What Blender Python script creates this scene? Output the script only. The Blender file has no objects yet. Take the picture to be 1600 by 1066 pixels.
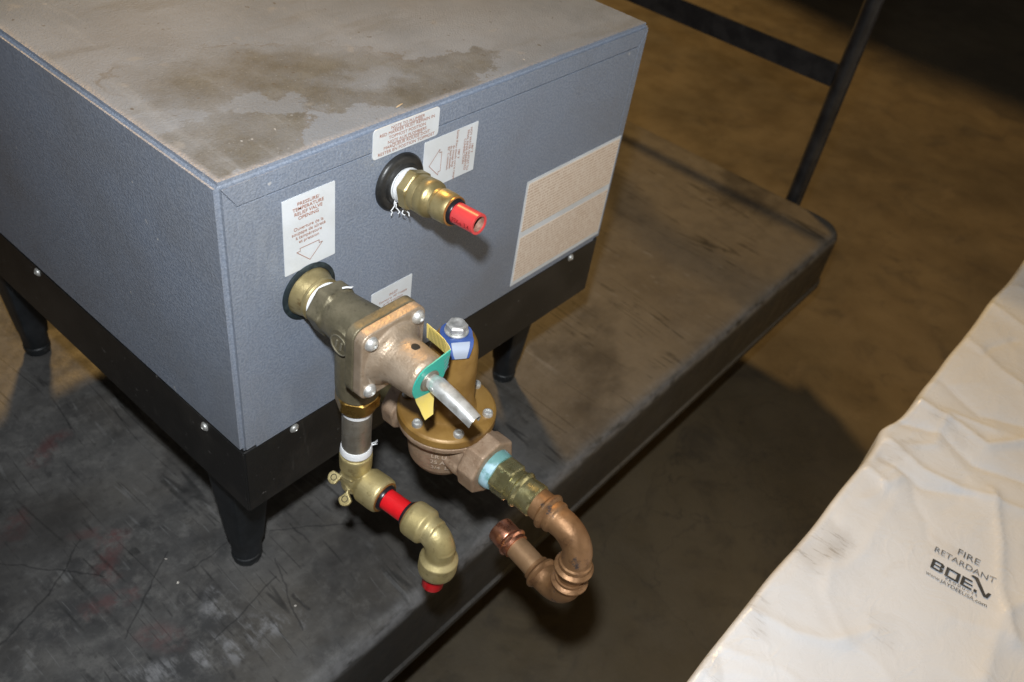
import bpy, bmesh, math, random
from mathutils import Vector, Matrix, noise

random.seed(7)
R = math.radians
scene = bpy.context.scene
col = scene.collection
OFF = Vector((0, 0, 1.0))          # modelling frame has the heater's top at z = 0; the floor ends up at z = 0

# ---------------------------------------------------------------- camera
cam_d = bpy.data.cameras.new('camera')
cam = bpy.data.objects.new('camera', cam_d); col.objects.link(cam); scene.camera = cam
CX, CY, CF = Vector((.6474, -.7502, .1345)), Vector((-.4341, -.508, -.744)), Vector((.6265, .4233, -.6545))
CAM = Vector((-.3139, -.499, .3699)) + OFF
cam.matrix_world = Matrix(((CX.x, -CY.x, -CF.x, CAM.x), (CX.y, -CY.y, -CF.y, CAM.y), (CX.z, -CY.z, -CF.z, CAM.z), (0, 0, 0, 1)))
cam_d.sensor_width = 36; cam_d.lens = 30.656; cam_d.clip_start = .02; cam_d.clip_end = 100
cam_d.dof.use_dof = True; cam_d.dof.focus_distance = .80; cam_d.dof.aperture_fstop = 7.0

# ---------------------------------------------------------------- light
w = bpy.data.worlds.new('World'); scene.world = w; w.use_nodes = True
w.node_tree.nodes['Background'].inputs[0].default_value = (.80, .68, .52, 1)
w.node_tree.nodes['Background'].inputs[1].default_value = .03
# the camera's own pop-up flash, a hand's breadth above the lens
fl = bpy.data.lights.new('camera_flash', 'SPOT'); fl.energy = 45; fl.color = (.93, .97, 1.0); fl.shadow_soft_size = .018
fl.spot_size = R(112); fl.spot_blend = .9
flo = bpy.data.objects.new('camera_flash', fl); col.objects.link(flo)
flo.location = Vector((-.29, -.44, .46)) + OFF
flo.rotation_euler = (Vector((.25, 0, -.25)) - Vector((-.29, -.44, .46))).to_track_quat('-Z', 'Y').to_euler()
# warm high-bay lamp of the hall, up behind the cart
hb = bpy.data.lights.new('hall_lamp', 'AREA'); hb.shape = 'DISK'; hb.size = 2.0; hb.energy = 2600; hb.color = (1.0, .60, .20)
hbo = bpy.data.objects.new('hall_lamp', hb); col.objects.link(hbo)
LDIR = Vector((.32, .60, .67)).normalized()
hbo.location = Vector((1.2, .1, -.6)) + OFF + LDIR * 20
hbo.rotation_euler = (-LDIR).to_track_quat('-Z', 'Y').to_euler()
# broad, weak fill added front right to lift the shadows on the front panel
sd_ = bpy.data.lights.new('front_fill', 'AREA'); sd_.shape = 'RECTANGLE'; sd_.size = 2.6; sd_.size_y = 1.6; sd_.energy = 21; sd_.color = (1.0, .93, .82)
sdo = bpy.data.objects.new('front_fill', sd_); col.objects.link(sdo)
sdo.location = Vector((1.7, -3.3, .75)) + OFF
sdo.rotation_euler = (Vector((.5, 0, -.2)) - Vector((1.7, -3.3, .75))).to_track_quat('-Z', 'Y').to_euler()
scene.view_settings.view_transform = 'Standard'; scene.view_settings.look = 'None'
scene.view_settings.exposure = 0; scene.view_settings.gamma = 1
scene.cycles.use_denoising = True
scene.cycles.max_bounces = 6

# ---------------------------------------------------------------- node helpers
class N:
    def __init__(s, name):
        s.m = bpy.data.materials.new(name); s.m.use_nodes = True
        s.t = s.m.node_tree; s.b = s.t.nodes['Principled BSDF']; s.p = s.n('ShaderNodeTexCoord').outputs['Object']
    def n(s, typ, **kw):
        nd = s.t.nodes.new(typ)
        for k, v in kw.items(): setattr(nd, k, v)
        return nd
    def set(s, sock, v):
        if isinstance(v, bpy.types.NodeSocket): s.t.links.new(v, sock)
        elif isinstance(v, (tuple, list)) and len(v) == 3 and sock.type == 'RGBA': sock.default_value = (*v, 1)
        else: sock.default_value = v
    def inp(s, name, v): s.set(s.b.inputs[name], v)
    def math(s, op, a, b=0.0, c=None, clamp=False):
        nd = s.n('ShaderNodeMath', operation=op, use_clamp=clamp); s.set(nd.inputs[0], a); s.set(nd.inputs[1], b)
        if c is not None: s.set(nd.inputs[2], c)
        return nd.outputs[0]
    def vm(s, op, a, b=(0, 0, 0), out=0):
        nd = s.n('ShaderNodeVectorMath', operation=op); s.set(nd.inputs[0], a)
        if op == 'SCALE': s.set(nd.inputs['Scale'], b)
        else: s.set(nd.inputs[1], b)
        return nd.outputs[out]
    def noise(s, scale, detail=4, rough=.55, vec=None, dist=0.0, out='Fac'):
        nd = s.n('ShaderNodeTexNoise'); s.set(nd.inputs['Vector'], vec or s.p)
        nd.inputs['Scale'].default_value = scale; nd.inputs['Detail'].default_value = detail
        nd.inputs['Roughness'].default_value = rough; nd.inputs['Distortion'].default_value = dist
        return nd.outputs[out]
    def vor(s, scale, feature='F1', vec=None, rnd=1.0):
        nd = s.n('ShaderNodeTexVoronoi', feature=feature); s.set(nd.inputs['Vector'], vec or s.p)
        nd.inputs['Scale'].default_value = scale; nd.inputs['Randomness'].default_value = rnd
        return nd.outputs['Distance']
    def ramp(s, v, lo, hi, a=0.0, b=1.0):
        nd = s.n('ShaderNodeMapRange', interpolation_type='SMOOTHSTEP'); s.set(nd.inputs[0], v)
        for i, x in enumerate((lo, hi, a, b)): nd.inputs[i + 1].default_value = x
        return nd.outputs[0]
    def mix(s, f, a, b, blend='MIX'):
        nd = s.n('ShaderNodeMix', data_type='RGBA', blend_type=blend); s.set(nd.inputs[0], f); s.set(nd.inputs[6], a); s.set(nd.inputs[7], b)
        return nd.outputs[2]
    def bump(s, h, strength, dist, normal=None):
        nd = s.n('ShaderNodeBump'); nd.inputs['Strength'].default_value = strength; nd.inputs['Distance'].default_value = dist
        s.set(nd.inputs['Height'], h)
        if normal is not None: s.set(nd.inputs['Normal'], normal)
        return nd.outputs[0]
    def mapped(s, scale=(1, 1, 1), rot=(0, 0, 0), loc=(0, 0, 0), vec=None):
        nd = s.n('ShaderNodeMapping'); s.set(nd.inputs[0], vec or s.p)
        nd.inputs['Location'].default_value = loc; nd.inputs['Rotation'].default_value = rot; nd.inputs['Scale'].default_value = scale
        return nd.outputs[0]
    def sep(s, v):
        nd = s.n('ShaderNodeSeparateXYZ'); s.set(nd.inputs[0], v); return nd.outputs
    def seg(s, p, a, b, w0, w1):
        """mask of a stroke from a to b (xy of the surface), full inside w0, gone at w1"""
        ba = Vector((b[0] - a[0], b[1] - a[1], 0))
        pa = s.vm('SUBTRACT', p, (a[0], a[1], 0))
        pa = s.vm('MULTIPLY', pa, (1, 1, 0))
        h = s.math('DIVIDE', s.vm('DOT_PRODUCT', pa, tuple(ba), out=1), max(ba.length_squared, 1e-9), clamp=True)
        nd = s.n('ShaderNodeVectorMath', operation='SCALE'); nd.inputs[0].default_value = ba; s.set(nd.inputs['Scale'], h)
        d = s.vm('LENGTH', s.vm('SUBTRACT', pa, nd.outputs[0]), out=1)
        return s.ramp(d, w0, w1, 1, 0)

def simple(name, c, rough=.5, metal=0.0, c2=None, scale=60, bump=0.0, bscale=400, rough2=None, spec=None, lo=.35, hi=.65):
    k = N(name)
    f = k.noise(scale, 5)
    k.inp('Base Color', k.mix(k.ramp(f, lo, hi), c, c2) if c2 else c)
    k.inp('Roughness', k.ramp(k.noise(scale * 1.7, 4), .3, .7, rough, rough2) if rough2 is not None else rough)
    k.inp('Metallic', metal)
    if spec is not None: k.inp('Specular IOR Level', spec)
    if bump: k.inp('Normal', k.bump(k.noise(bscale, 3), bump, .001))
    return k.m

M = {}
# stippled blue-grey enamel of the cabinet, dust and dried water marks on its top
def enamel(name, dusty):
    k = N(name)
    cell = k.noise(470, 2, .5, dist=.5)
    fine = k.noise(1300, 2)
    paint = k.mix(k.ramp(cell, .38, .62), (.185, .220, .285), (.250, .284, .348))
    rough, spec = .36, .45
    if dusty:
        x, y, z = k.sep(k.p)[:3]
        wob = k.vm('SCALE', k.vm('SUBTRACT', k.noise(13, 8, .7, out='Color'), (.5, .5, .5)), .12)
        p2 = k.vm('ADD', k.p, wob)
        up = k.ramp(k.sep(k.n('ShaderNodeNewGeometry').outputs['Normal'])[2], .6, .95)
        edge = k.math('MINIMUM', k.math('ADD', x, .297), k.math('ADD', y, .345))
        edge = k.ramp(k.math('ADD', edge, k.math('MULTIPLY', k.math('SUBTRACT', k.noise(40, 5, .7), .5), .012)), .004, .012)
        film = k.mix(k.ramp(k.noise(5, 7, .62), .35, .68), (.190, .220, .262), (.268, .298, .345))
        streak = k.noise(7, 6, .6, vec=k.mapped((1, 4.2, 1), (0, 0, R(-28))))
        film = k.mix(k.ramp(streak, .52, .72, 0, .55), film, (.165, .172, .178))
        # dried-water stain: darker, with a crisp edge
        def blob(cx, cy, rx, ry, rot):
            v = k.mapped((1 / rx, 1 / ry, 0), (0, 0, 0), (0, 0, 0), vec=k.mapped((1, 1, 1), (0, 0, R(-rot)), (0, 0, 0), vec=k.vm('SUBTRACT', p2, (cx - .297, cy - .345, 0))))
            return k.vm('LENGTH', v, out=1)
        d1 = k.math('MINIMUM', blob(.16, .11, .155, .07, -30), blob(.27, .045, .10, .035, 0))
        d1 = k.math('MINIMUM', d1, blob(.05, .05, .10, .045, 10))
        near = k.ramp(y, -.30, -.18)
        wet = k.mix(near, k.ramp(d1, .93, 1.04, 1, 0), k.ramp(d1, .40, 1.15, 1, 0))
        dry = k.math('MULTIPLY', k.ramp(blob(.115, .072, .05, .020, -35), .75, 1.05, 1, 0), .75)
        dry2 = k.ramp(blob(.225, .07, .05, .018, -20), .4, 1.2, .8, 0)
        wet = k.math('MULTIPLY', wet, k.math('SUBTRACT', 1.0, k.math('MAXIMUM', dry, dry2)))
        wetc = k.mix(k.ramp(k.noise(24, 5, .65), .35, .7), (.095, .095, .088), (.148, .150, .140))
        film = k.mix(k.math('MULTIPLY', wet, k.ramp(k.noise(17, 6, .7), .32, .66, .5, 1.0)), film, wetc)
        rim = k.math('MULTIPLY', k.ramp(k.math('ABSOLUTE', k.math('SUBTRACT', d1, 1.0)), .0, .05, .5, 0), k.ramp(k.noise(14, 3), .4, .6))
        film = k.mix(rim, film, (.12, .10, .075))
        film = k.mix(k.ramp(k.noise(300, 3), .62, .75, 0, .55), film, (.33, .34, .35))
        film = k.mix(k.ramp(k.noise(130, 2), .70, .76, 0, .7), film, (.08, .065, .05))
        spots = k.ramp(k.noise(26, 2), .66, .74, 0, .45)
        film = k.mix(spots, film, (.33, .32, .31))
        dm = k.math('MULTIPLY', k.math('MULTIPLY', up, edge), k.ramp(k.noise(60, 5, .7), .15, .4, .72, 1))
        paint = k.mix(dm, paint, film)
        # the vertical panels carry a light warm grime that is heavier low down and to the back of the left side
        rough = k.math('ADD', .36, k.math('MULTIPLY', dm, .16)); spec = k.math('SUBTRACT', .45, k.math('MULTIPLY', dm, .30))
    grime = k.ramp(k.noise(4.5, 6, .65), .38, .72, 0, .42)
    paint = k.mix(grime, paint, (.16, .155, .15))
    rub = k.math('MULTIPLY', k.ramp(k.noise(1, 3, .6, vec=k.mapped((40, 5, 9), (0, R(20), R(15)))), .56, .68), k.ramp(k.noise(6, 3), .48, .62))
    paint = k.mix(k.math('MULTIPLY', rub, .22), paint, (.33, .35, .38))
    paint = k.mix(k.ramp(k.noise(75, 2), .755, .78, 0, .8), paint, (.45, .45, .45))
    k.inp('Base Color', paint); k.inp('Roughness', rough); k.inp('Specular IOR Level', spec)
    k.inp('Normal', k.bump(k.math('ADD', cell, k.math('MULTIPLY', fine, .25)), .68, .0009))
    return k.m
M['enamel'] = enamel('blue_grey_stippled_enamel', True)
M['panel'] = enamel('blue_grey_stippled_enamel_panel', False)

def black_paint():
    k = N('black_base_paint')
    c = k.mix(k.ramp(k.noise(12, 6, .6), .4, .7), (.010, .010, .010), (.024, .022, .020))
    c = k.mix(k.ramp(k.noise(1, 3, .6, vec=k.mapped((60, 60, 9))), .66, .72, 0, .3), c, (.07, .066, .06))
    c = k.mix(k.ramp(k.noise(120, 3, .6), .68, .73, 0, .7), c, (.12, .115, .11))
    k.inp('Base Color', c); k.inp('Roughness', .48); k.inp('Normal', k.bump(k.noise(260, 2), .25, .0006)); return k.m
M['black'] = black_paint()
M['leg'] = simple('black_leg_plastic', (.006, .008, .010), .5, c2=(.016, .019, .023), scale=30, bump=.25, bscale=160)
M['scuffed_foot'] = simple('scuffed_foot_plastic', (.012, .014, .016), .5, c2=(.06, .065, .07), scale=70, lo=.55, hi=.75)
M['zinc'] = simple('zinc_plate', (.72, .72, .70), .42, .75, c2=(.52, .52, .50), scale=160, rough2=.55)
M['label'] = simple('label_vinyl', (.71, .74, .77), .42, c2=(.64, .66, .67), scale=25)
M['ink'] = simple('brown_orange_ink', (.36, .12, .05), .6)
M['inkd'] = simple('dark_brown_ink', (.28, .10, .05), .6)
M['rubber'] = simple('black_rubber', (.014, .014, .014), .38, c2=(.03, .029, .027), scale=50, bump=.15)
M['gasket'] = simple('dark_teal_gasket', (.012, .02, .024), .45, c2=(.05, .07, .07), scale=60, lo=.5, hi=.75)
M['tape'] = simple('white_thread_tape', (.78, .79, .80), .5, bump=.5, bscale=500)
M['chrome'] = simple('chromed_lever', (.80, .81, .80), .32, .62, c2=(.5, .5, .47), scale=90, rough2=.3, bump=.08, bscale=300)
M['red'] = simple('red_tube', (.72, .012, .018), .32, c2=(.60, .010, .014), scale=40, bump=.05)
M['redp'] = simple('faded_red_tube', (.60, .055, .055), .34, c2=(.52, .035, .04), scale=40, bump=.05)
M['redink'] = simple('dark_red_print', (.22, .008, .010), .5)
M['tubein'] = simple('tube_bore', (.25, .12, .09), .5, c2=(.38, .24, .18), scale=200)
M['collar'] = simple('black_release_collar', (.012, .012, .016), .3)
def metalc(name, a, b, c, rough=(.28, .5), scale=38, bump=.18, bscale=700, metal=.9, spots=None):
    k = N(name)
    cc = k.mix(k.ramp(k.noise(scale, 6, .6), .36, .64), a, b)
    cc = k.mix(k.ramp(k.noise(scale * 2.3, 5, .65), .56, .72, 0, .85), cc, c)
    mt = metal
    if spots:
        sm = k.ramp(k.noise(scale * 1.1, 5, .7), spots[1], spots[1] + .06)
        cc = k.mix(sm, cc, spots[0]); mt = k.math('MULTIPLY', k.math('SUBTRACT', 1.0, sm), metal)
    k.inp('Base Color', cc); k.inp('Metallic', mt)
    k.inp('Roughness', k.ramp(k.noise(scale * 1.6, 5), .3, .7, rough[0], rough[1]))
    k.inp('Normal', k.bump(k.math('ADD', k.noise(bscale, 3), k.math('MULTIPLY', k.noise(120, 3), .8)), bump, .0008)); return k.m
M['brass'] = metalc('dull_brass', (.49, .40, .185), (.58, .485, .25), (.33, .25, .11), (.46, .62), 38, .25, 600, .68)
M['brass_old'] = metalc('tarnished_brass', (.40, .32, .15), (.48, .39, .20), (.26, .18, .08), (.32, .52), 38, .18, 700, .75)
M['valve_dark'] = metalc('olive_tarnished_bronze', (.155, .135, .085), (.215, .185, .12), (.10, .085, .055), (.42, .6), 55, .5, 420, .55)
M['bronze'] = metalc('cast_bronze', (.31, .21, .138), (.385, .275, .19), (.24, .152, .092), (.46, .64), 60, .55, 500, .35, ((.50, .42, .40), .745))
M['bronze_top'] = metalc('cast_bronze_bonnet', (.345, .262, .185), (.42, .33, .245), (.26, .185, .12), (.40, .58), 55, .5, 520, .5, ((.55, .47, .46), .75))
M['ochre'] = simple('ochre_epoxy_coat', (.20, .105, .022), .40, c2=(.30, .17, .045), scale=34, bump=.18, bscale=180, rough2=.5)
M['ochre'].node_tree.nodes['Principled BSDF'].inputs['Metallic'].default_value = .15
M['nipple'] = metalc('grey_steel_nipple', (.30, .27, .22), (.36, .33, .28), (.24, .20, .15), (.40, .55), 90, .3, 600, .75)
M['bushing'] = metalc('brown_brass_bushing', (.34, .20, .05), (.46, .29, .08), (.20, .10, .03), (.2, .4))
M['copper'] = metalc('aged_copper', (.215, .112, .050), (.285, .155, .072), (.13, .062, .030), (.36, .58), 40, .35, 260, .55, ((.045, .032, .03), .60))
M['copper_dull'] = metalc('brown_copper', (.33, .195, .10), (.38, .23, .125), (.26, .14, .07), (.40, .55), 40, .15, 600, .55)
M['copper_new'] = metalc('bright_copper', (.62, .26, .16), (.70, .34, .22), (.50, .18, .10), (.22, .38), 60, .2, 500, .95)
M['adapter'] = metalc('green_stained_brass', (.40, .36, .17), (.50, .46, .25), (.24, .20, .08), (.18, .4), 50, .3, 400, .85, ((.06, .20, .11), .68))
M['sealant'] = simple('pale_blue_sealant', (.14, .30, .29), .5, c2=(.36, .55, .64), scale=55, bump=.4, bscale=300, lo=.46, hi=.6)
M['teal'] = simple('teal_tag_paint', (.03, .38, .30), .4)
M['yellow'] = simple('yellow_tag_vinyl', (.72, .56, .13), .45, c2=(.64, .52, .18), scale=60)
M['tagtext'] = simple('olive_tag_print', (.16, .14, .04), .6)
M['blue'] = simple('blue_enamel_tag', (.035, .075, .24), .38, c2=(.055, .10, .30), scale=60)
M['silver'] = simple('bare_aluminium_print', (.34, .38, .46), .5, .3)
M['dark'] = simple('dark_bore', (.01, .009, .008), .7)
M['embossed'] = simple('rubbed_casting_mark', (.62, .50, .40), .45, .3)
M['embossed_dark'] = simple('rubbed_olive_mark', (.27, .245, .18), .45, .5)
M['steel_black'] = simple('black_painted_steel', (.012, .013, .016), .42, c2=(.03, .03, .032), scale=25, bump=.15, bscale=200)
M['ring_brown'] = simple('copper_retaining_ring', (.45, .22, .07), .35, .7)
M['wood'] = simple('pale_wood', (.55, .42, .27), .7, c2=(.42, .3, .18), scale=200)
M['chip'] = simple('pale_debris', (.62, .58, .52), .7)
M['wheel'] = simple('grey_wheel_rubber', (.05, .05, .05), .6, c2=(.09, .09, .085), scale=40)
M['crate'] = simple('weathered_crate_wood', (.16, .11, .07), .7, c2=(.24, .17, .11), scale=14, bump=.4, bscale=90)

def fineprint():
    k = N('fine_print_label')
    x, y, z = k.sep(k.p)[:3]
    row = k.math('FRACT', k.math('MULTIPLY', z, 1 / .0042))
    ln = k.math('MULTIPLY', k.ramp(row, .18, .30), k.ramp(row, .72, .84, 1, 0))
    words = k.noise(1, 2, .6, vec=k.mapped((900, 1, 1 / .0042 * .5)))
    ink = k.math('MULTIPLY', k.math('MULTIPLY', ln, k.ramp(words, .42, .50)), .75)
    k.inp('Base Color', k.mix(k.ramp(k.noise(18, 4), .4, .7, 0, .25), k.mix(ink, (.80, .69, .58), (.50, .33, .22)), (.76, .64, .53)))
    k.inp('Roughness', .5); return k.m
M['fineprint'] = fineprint()

def deck_mat():
    k = N('worn_grey_deck')
    x, y, z = k.sep(k.p)[:3]
    wob = k.vm('SCALE', k.vm('SUBTRACT', k.noise(22, 4, .6, out='Color'), (.5, .5, .5)), .022)
    p2 = k.vm('ADD', k.p, wob)
    fw = k.vm('ADD', k.p, k.vm('SCALE', k.vm('SUBTRACT', k.noise(9, 2, .5, out='Color'), (.5, .5, .5)), .03))
    fw3 = k.vm('ADD', k.p, k.vm('SCALE', k.vm('SUBTRACT', k.noise(14, 5, .6, out='Color'), (.5, .5, .5)), .022))
    fw2 = k.vm('ADD', k.p, k.vm('SCALE', k.vm('SUBTRACT', k.noise(3, 1, .5, out='Color'), (.5, .5, .5)), .05))
    base = k.mix(k.ramp(k.noise(9, 8, .68), .33, .66), (.045, .045, .046), (.118, .115, .111))
    base = k.mix(k.ramp(k.noise(38, 7, .74), .45, .70, 0, .7), base, (.16, .155, .148))
    base = k.mix(k.ramp(k.noise(75, 6, .75), .52, .70, 0, .55), base, (.040, .039, .039))
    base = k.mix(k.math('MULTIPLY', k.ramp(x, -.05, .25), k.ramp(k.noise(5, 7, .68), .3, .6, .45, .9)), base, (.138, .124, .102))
    base = k.mix(k.ramp(k.noise(4, 5, .6), .45, .7, 0, .5), base, (.085, .072, .055))
    up = k.ramp(k.sep(k.n('ShaderNodeNewGeometry').outputs['Normal'])[2], .5, .9)
    base = k.mix(up, k.mix(k.ramp(k.noise(14, 6, .6, vec=k.mapped((.3, 1, .6))), .35, .7), (.030, .029, .028), (.052, .050, .047)), base)
    # many fine scratches in a few directions
    DK, PL = (.014, .014, .014), (.20, .20, .20)
    for i, (a, sc, st, eps, cc, lo) in enumerate(((28, 16, .05, .010, DK, .50), (-35, 20, .04, .009, DK, .50), (75, 14, .05, .011, DK, .52), (10, 34, .03, .012, PL, .55), (-62, 38, .03, .012, PL, .55), (50, 30, .03, .010, DK, .52), (-12, 26, .04, .010, DK, .53), (100, 28, .035, .011, PL, .56), (36, 60, .05, .02, PL, .56))):
        v = k.mapped((sc, sc * st, 1), (0, 0, R(a)), (i * 3.1, i * 1.7, 0), vec=fw2)
        s = k.ramp(k.math('ABSOLUTE', k.math('SUBTRACT', k.noise(1, 1, .5, vec=v), .5)), eps * .25, eps, 1, 0)
        s = k.math('MULTIPLY', s, k.ramp(k.noise(8 + 2 * i, 4, .6), lo, lo + .12))
        base = k.mix(k.math('MULTIPLY', k.math('MULTIPLY', s, .6 if cc is DK else .42), up), base, cc)
    # blotches of rubbed-on red paint and pale scuffs where loads slid
    blot = k.noise(45, 6, .7)
    def stroke(a, b, w, colr, amt, rag=True, src=None, extra=None):
        nonlocal base
        m = k.seg(src or p2, (a[0] - .5, a[1] - .41), (b[0] - .5, b[1] - .41), w * .25, w)
        if rag: m = k.math('MULTIPLY', m, k.ramp(blot, .38, .62))
        if extra is not None: m = k.math('MULTIPLY', m, extra)
        base = k.mix(k.math('MULTIPLY', k.math('MULTIPLY', m, amt), up), base, colr)
    for a, b, w_ in (((-.062, .223), (-.091, .183), .022), ((-.125, .15), (-.088, .139), .02), ((-.095, .075), (-.085, .055), .024), ((-.06, .40), (-.02, .42), .02), ((-.04, .22), (-.09, .26), .012), ((-.15, .3), (-.12, .33), .02)):
        stroke(a, b, w_, (.14, .042, .042), .4)
    for a, b, w_ in (((-.018, .072), (-.010, .06), .016), ((-.03, -.012), (-.06, .012), .030), ((-.08, .008), (-.16, .055), .02), ((.0, .0), (.03, -.03), .024), ((-.03, .055), (-.02, .03), .02)):
        stroke(a, b, w_, (.30, .30, .31), .6, True, None, k.ramp(k.noise(1, 4, .7, vec=k.mapped((60, 14, 1), (0, 0, R(-50)))), .44, .6))
    for a, b, w_ in (((-.221, .177), (-.15, .20), .0024), ((-.15, .20), (-.087, .247), .0022), ((-.17, .281), (-.095, .183), .002), ((-.038, .222), (-.010, .214), .009), ((-.064, .403), (-.064, .366), .006), ((.053, .002), (.052, -.025), .0035), ((.113, .091), (.116, .05), .0022), ((-.05, .02), (.053, .035), .0022), ((.07, .06), (.03, -.04), .0018), ((-.12, .09), (-.02, .16), .0018), ((.09, .10), (.19, .02), .0018), ((-.02, .12), (.05, .12), .0018)):
        stroke(a, b, w_ * (.8 if w_ < .0055 else 1), (.016, .016, .017), .55 if w_ < .0055 else .6, w_ > .0055, fw3 if w_ < .0055 else None)
    # scuffed, paler rim along the long edge
    rim = k.math('MULTIPLY', k.ramp(k.math('SUBTRACT', k.math('MULTIPLY', k.math('ADD', y, .53), 1.0), k.math('MULTIPLY', k.math('SUBTRACT', k.noise(60, 5, .7), .5), .03)), .0, .034, 1, 0), k.ramp(k.noise(48, 5, .7, vec=k.mapped((.4, 1, 1))), .33, .56))
    base = k.mix(k.math('MULTIPLY', k.math('MULTIPLY', rim, .85), k.ramp(z, .362, .378)), base, (.23, .23, .235))
    # dark tyre-like smears toward the far end
    sm = k.ramp(k.noise(3.3, 5, .6, vec=k.mapped((1.0, 1.6, 1), (0, 0, R(35)))), .5, .68, 0, .7)
    base = k.mix(k.math('MULTIPLY', sm, up), base, (.030, .028, .027))
    k.inp('Base Color', base)
    k.inp('Roughness', k.ramp(k.noise(26, 5), .3, .7, .42, .66)); k.inp('Specular IOR Level', .4)
    k.inp('Normal', k.bump(k.math('ADD', k.noise(160, 5, .7), k.noise(38, 4)), .35, .0012)); return k.m
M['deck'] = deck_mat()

def floor_mat():
    k = N('stained_brown_concrete')
    base = k.mix(k.ramp(k.noise(1.6, 8, .62), .35, .68), (.071, .056, .034), (.124, .097, .058))
    base = k.mix(k.ramp(k.noise(6, 7, .66, dist=.8), .50, .72, 0, .7), base, (.046, .037, .027))
    base = k.mix(k.ramp(k.noise(19, 5, .6), .60, .72, 0, .4), base, (.034, .028, .022))
    base = k.mix(k.ramp(k.noise(14, 4, .6, vec=k.mapped((.35, 1, 1), (0, 0, R(35)))), .58, .72, 0, .4), base, (.125, .098, .064))
    base = k.mix(k.ramp(k.noise(170, 4, .7), .56, .72, 0, .5), base, (.14, .115, .085))
    crack = k.ramp(k.vor(2.1, 'DISTANCE_TO_EDGE', vec=k.vm('ADD', k.p, k.vm('SCALE', k.noise(4, 5, out='Color'), .25))), .0, .004, .35, 0)
    base = k.mix(crack, base, (.03, .025, .02))
    k.inp('Base Color', base); k.inp('Roughness', k.ramp(k.noise(8, 5), .3, .7, .42, .56)); k.inp('Specular IOR Level', 1.0)
    k.inp('Normal', k.bump(k.noise(70, 6, .7), .3, .002)); return k.m
M['floor'] = floor_mat()

def bag_mat():
    k = N('white_plastic_film')
    wob = k.vm('ADD', k.p, k.vm('SCALE', k.vm('SUBTRACT', k.noise(26, 5, .65, out='Color'), (.5, .5, .5)), .05))
    c = k.mix(k.ramp(k.noise(6, 4), .35, .7), (.705, .755, .83), (.665, .705, .765))
    c = k.mix(k.ramp(k.noise(11, 6, .65, dist=.6), .56, .72, 0, .3), c, (.58, .55, .50))
    streak = k.ramp(k.noise(1, 4, .6, vec=k.mapped((260, 34, 1), (0, 0, R(30)))), .52, .66)
    ox, oy = BAGC
    def smear(a, b, w_, amt, cc=(.24, .22, .19)):
        nonlocal c
        a, b = bsc(a), bsc(b); w_ *= BS
        m = k.math('MULTIPLY', k.seg(wob, (a[0] - ox, a[1] - oy), (b[0] - ox, b[1] - oy), w_ * .2, w_), k.math('MULTIPLY', k.ramp(streak, 0, 1, .35, 1), amt))
        c = k.mix(m, c, cc)
    smear((.545, -.448), (.60, -.463), .034, .5)
    smear((.575, -.47), (.60, -.475), .022, .35)
    smear((.44, -.43), (.40, -.45), .022, .3)
    smear((.53, -.56), (.50, -.575), .02, .2)
    smear((.32, -.43), (.30, -.44), .015, .5)
    smear((.77, -.445), (.86, -.47), .02, .3)
    smear((.96, -.48), (.93, -.53), .018, .35)
    k.inp('Base Color', c); k.inp('Roughness', k.ramp(k.noise(20, 4), .3, .7, .22, .36)); k.inp('Specular IOR Level', .5)
    n1 = k.bump(k.noise(20, 6, .6, dist=1.5), .30, .005)
    cw = k.vm('ADD', k.mapped((1, 1.5, 1), (0, 0, R(25))), k.vm('SCALE', k.noise(9, 3, .5, out='Color'), .12))
    cr1 = k.ramp(k.vor(13, 'DISTANCE_TO_EDGE', vec=cw), 0, .05, 1, 0); cr2 = k.ramp(k.vor(29, 'DISTANCE_TO_EDGE', vec=cw), 0, .08, .5, 0)
    n2 = k.bump(k.math('MULTIPLY', k.math('ADD', cr1, cr2), k.ramp(k.noise(7, 3), .46, .66)), .25, .0012, n1)
    k.inp('Normal', n2); return k.m

# ---------------------------------------------------------------- mesh helpers
def frame(axis, up=Vector((0, 0, 1))):
    a = Vector(axis).normalized()
    if abs(a.dot(up)) > .95: up = Vector((1, 0, 0))
    x = up.cross(a).normalized(); y = a.cross(x)
    return x, y, a

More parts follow.
